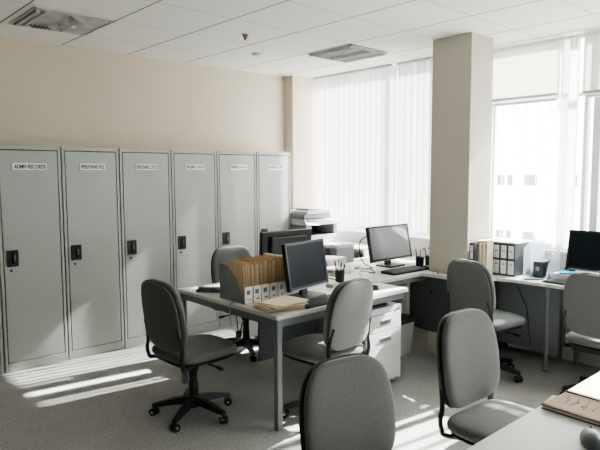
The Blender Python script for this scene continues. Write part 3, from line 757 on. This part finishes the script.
# printer on the low cabinet
pr = thing('printer', (4.583, 4.90, .80), 'pale grey multifunction printer beside the lockers', 'printer')
hx, hy = .245, .20
MB().box((-hx, -hy, 0), (hx, hy, .095), .006).build('paper_tray', 'prnl', pr)
MB().box((-hx, -hy, .095), (-hx + .085, hy, .215), .004).box((hx - .05, -hy, .095), (hx, hy, .215), .004).box((-hx + .085, hy - .1, .095), (hx - .05, hy, .215)).build('body', 'prng', pr)
MB().box((-hx + .085, -hy + .02, .097), (hx - .05, hy - .1, .10)).box((-hx + .086, hy - .105, .1), (hx - .051, hy - .1, .215)).build('output_bay', 'prnd', pr)
MB().poly3([(-hx - .01, -hy - .03, .215), (hx + .01, -hy - .03, .215), (hx + .01, -hy + .02, .275), (-hx - .01, -hy + .02, .275)], (0, .38, 0)).build('scanner_bed', 'prnl', pr)
MB().box((-hx + .03, -hy - .012, .262), (-hx + .17, -hy + .04, .28), .003).build('control_panel', 'prng', pr)
MB().box((-hx, -hy + .03, .28), (hx - .07, hy, .335), .012).build('scanner_lid', 'prng', pr)
MB().box((-hx + .02, -hy + .0, .336), (hx - .11, hy - .04, .372), .008).build('document_feeder', 'prnl', pr)
MB().poly3([(-hx + .08, -hy + .04, .372), (hx - .15, -hy + .04, .372), (hx - .15, -hy + .04, .376), (-hx + .08, -hy + .04, .395)], (0, .22, 0)).build('input_tray', 'prng', pr)

# ------------------------------------------------------------------ binder desk
def binder(x, y, w_, h, d, label, two=True):
    r = thing('ring_binder', (x, y, .73), label, 'binder', group='ring binders on the window desk')
    MB().box((0, 0, 0), (d, .003, h)).box((0, w_ - .003, 0), (d, w_, h)).box((0, 0, 0), (.003, w_, h)).build('cover', 'binder', r)
    MB().box((.012, .004, .006), (d - .008, w_ - .004, h - .012)).build('sheets', 'paper', r)
    a = MB().box((-.0015, .008, h * .54), (.0005, w_ - .008, h * .93)).build('spine_label', 'plate', r)
    MB().box((-.0025, w_ * .3, h * .74), (-.001, w_ * .7, h * .77)).build('label_print', 'inkg', a)
    if two:
        a = MB().box((-.0015, .006, h * .06), (.0005, w_ - .006, h * .47)).build('spine_label', 'plate', r)
        MB().box((-.0025, w_ * .3, h * .34), (-.001, w_ * .7, h * .37)).build('label_print', 'inkg', a)
    else: MB().cyl((-.001, w_ / 2, h * .25), (.004, w_ / 2, h * .25), .012).build('finger_hole', 'steel', r)
pos = ['leftmost of the four together', 'second of the four together', 'third of the four together', 'rightmost of the four together']
for i in range(4): binder(4.505, 2.605 - (i + 1) * .066, .064, .275, .27, 'black ring binder with white spine labels, ' + pos[i], two=i > 0)
binder(4.25, 2.565, .042, .285, .25, 'black ring binder standing alone left of the tan folders, next to the column', False)
for i in range(3):
    o = thing('suspension_folder', (4.315 + i * .022, 2.548 - i * .018, .73), 'tan folder between the lone binder and the four binders, %s' % ['left one', 'middle one', 'right one'][i], 'folder', group='tan folders on the window desk')
    MB().box((0, 0, 0), (.105, .003, .285 + .006 * i)).box((0, .012, 0), (.105, .015, .275)).box((0, 0, 0), (.003, .015, .27)).build('cover', 'kraftl', o)
    MB().box((.004, .004, .004), (.10, .011, .265)).build('sheets', 'paper', o)
o = thing('loose_papers', (4.63, 2.46, 1.0065), 'white papers lying on top of the ring binders', 'paper', rz=R(4))
b = MB()
for k in range(3): b.box((-.10 + .02 * k, -.12 + .01 * k, k * .003), (.12 + .01 * k, .13 - .02 * k, k * .003 + .002))
b.build('sheets', 'paper', o)
o = thing('tan_sheet', (4.41, 2.545, 1.0285), 'tan card lying over the tan folders', 'card', rz=R(-8))
MB().box((-.08, -.04, 0), (.12, .035, .002)).build('card', 'kraftl', o)
# clear file rack with navy box
r = thing('clear_file_rack', (4.74, 2.225, .73), 'clear plastic file rack right of the ring binders', 'file rack')
b = MB()
for y in (.09, .03): b.poly3([(-.13, y, 0), (.13, y, 0), (.13, y, .29), (.05, y, .30), (-.13, y, .24)], (0, .003, 0))
b.poly3([(-.13, -.10, 0), (.13, -.10, 0), (.13, -.10, .27), (-.08, -.10, .12)], (0, .003, 0)); b.box((-.13, -.10, 0), (.13, .09, .004))
b.build('rack', 'clear', r)
o = thing('navy_box', (4.70, 2.20, .735), 'navy blue box standing in the clear rack', 'box')
MB().box((-.07, -.035, 0), (.10, .042, .125), .003).build('carton', 'navy', o); MB().box((-.0715, -.01, .05), (-.0695, .02, .085)).build('emblem', 'prng', o)
o = thing('crumpled_paper', (4.86, 2.17, .735), 'crumpled white paper rising from the clear rack', 'paper')
b = MB(); bmesh.ops.create_icosphere(b.bm, subdivisions=3, radius=.04)
for v in b.bm.verts: v.co = v.co * random.uniform(.75, 1.15); v.co.z = v.co.z * 2.0 + .11
b.build('sheet', 'paper', o)
o = thing('pen', (4.50, 2.17, .73), 'dark pen lying on the window desk before the clear rack', 'pen', rz=R(-50))
MB().cyl((-.07, 0, .006), (.07, 0, .006), .005).build('barrel', 'inkg', o); MB().cyl((.07, 0, .006), (.082, 0, .006), .005, .001).build('tip', 'black', o)
# letter tray with blue card
r = thing('letter_tray', (4.765, 1.99, .73), 'grey letter tray stacked with papers left of the right monitor', 'tray')
b = MB().box((-.12, -.115, 0), (.14, .115, .004)).box((-.12, -.115, 0), (-.116, .115, .035)).box((-.12, -.115, 0), (.14, -.111, .05)).box((-.12, .111, 0), (.14, .115, .05)); b.build('tray', 'mousel', r)
o = thing('paper_stack', (4.775, 1.99, .7345), 'white papers filling the grey letter tray', 'paper')
MB().box((-.11, -.10, 0), (.11, .10, .045), .003).build('sheets', 'paper', o)
o = thing('blue_card', (4.755, 1.985, .780), 'bright blue card on the letter tray papers', 'card', rz=R(12))
MB().box((-.085, -.07, 0), (.06, .07, .012), .002).build('card', 'blue', o)
o = thing('tape_dispenser', (4.80, 2.015, .7925), 'small dark tape dispenser on the blue card', 'tape dispenser', rz=R(70))
MB().poly3([(-.05, -.012, 0), (.05, -.012, 0), (.045, -.012, .015), (.015, -.012, .03), (-.02, -.012, .034), (-.045, -.012, .018)], (0, .024, 0)).build('body', 'black', o)
MB().cyl((0, -.013, .018), (0, .013, .018), .011).build('tape_roll', 'prng', o)

# ------------------------------------------------------------------ near desk: kraft folder with board edges
r = thing('kraft_folder', (2.05, .945, .73), 'brown kraft paper folder with handwriting on the near desk', 'folder', rz=R(-2))
MB().box((0, -.42, 0), (.20, 0, .004)).build('rear_board', 'wood', r)
MB().box((.004, -.415, .004), (.196, -.004, .012)).build('sheets', 'paper', r)
k = MB().box((.0, -.418, .012), (.198, -.002, .016)).build('cover', 'kraftp', r)
MB().box((-.004, -.42, .0165), (.012, 0, .0205), .001).build('edge_strip', 'wood', r); MB().box((.186, -.42, .0165), (.202, 0, .0205), .001).build('edge_strip', 'wood', r)
b = MB()
for i in range(9):
    y0 = -.05 - i * .034; x0 = .05 + random.uniform(0, .02)
    pts = [(x0 + j * .012, y0 + random.uniform(-.010, .010) + j * .001, .0166) for j in range(8)]
    b.tube(bez(pts, 3), .0009, 4)
b.build('handwriting', 'wood', k)
o = thing('manila_tab', (2.155, .93, .7305), 'small tan tab card poking out behind the kraft folder', 'card', rz=R(5))
MB().box((-.05, .017, 0), (.05, .035, .0015)).build('card', 'kraftl', o)

# ------------------------------------------------------------------ light
sun = bpy.data.lights.new('sun', 'SUN'); sun.energy = 60.0; sun.angle = R(.8); sun.color = (1, .975, .93)
so = bpy.data.objects.new('sun', sun); COL.objects.link(so)
so.rotation_euler = Vector((-1, .13, -.72)).to_track_quat('-Z', 'Y').to_euler()
wd = bpy.data.worlds.new('world'); scene.world = wd; wd.use_nodes = True
nt = wd.node_tree; bg = nt.nodes['Background']
sky = nt.nodes.new('ShaderNodeTexSky'); sky.sky_type = 'HOSEK_WILKIE'; sky.turbidity = 7; sky.sun_direction = Vector((1, -.13, .72)).normalized()
mxn = nt.nodes.new('ShaderNodeMixRGB'); mxn.inputs[0].default_value = .92; mxn.inputs[2].default_value = (.985, .995, 1, 1)
nt.links.new(sky.outputs[0], mxn.inputs[1]); nt.links.new(mxn.outputs[0], bg.inputs[0]); bg.inputs[1].default_value = 14
# sky light entering through the windows
for (y1, y0) in openings:
    a = bpy.data.lights.new('window_light', 'AREA'); a.shape = 'RECTANGLE'; a.size = abs(y1 - y0) - .1; a.size_y = 1.7; a.energy = 1
    a.cycles.is_portal = True
    ao = bpy.data.objects.new('window_portal', a); COL.objects.link(ao)
    ao.location = (XW + .11, (y0 + y1) / 2, 1.82); ao.rotation_euler = (R(90), 0, R(90))

# ------------------------------------------------------------------ camera
cam = bpy.data.cameras.new('camera'); co = bpy.data.objects.new('camera', cam); COL.objects.link(co)
cam.sensor_width = 36; cam.lens = 581.137 / 600 * 36; cam.clip_start = .05
yaw, pitch, roll = R(47.8943), R(5.16697), R(-.19721)
fw = Vector((math.cos(yaw) * math.cos(pitch), math.sin(yaw) * math.cos(pitch), -math.sin(pitch)))
rt = Vector((math.sin(yaw), -math.cos(yaw), 0)); up = rt.cross(fw)
r2 = rt * math.cos(roll) + up * math.sin(roll); u2 = r2.cross(fw)
co.matrix_world = Matrix(((r2.x, u2.x, -fw.x, 0), (r2.y, u2.y, -fw.y, 0), (r2.z, u2.z, -fw.z, 1.6), (0, 0, 0, 1)))
scene.camera = co
scene.view_settings.view_transform = 'AgX'
scene.view_settings.look = 'AgX - Medium High Contrast'
scene.view_settings.exposure = 0.02
scene.cycles.max_bounces = 10; scene.cycles.diffuse_bounces = 6; scene.cycles.transparent_max_bounces = 12
scene.cycles.sample_clamp_indirect = 6
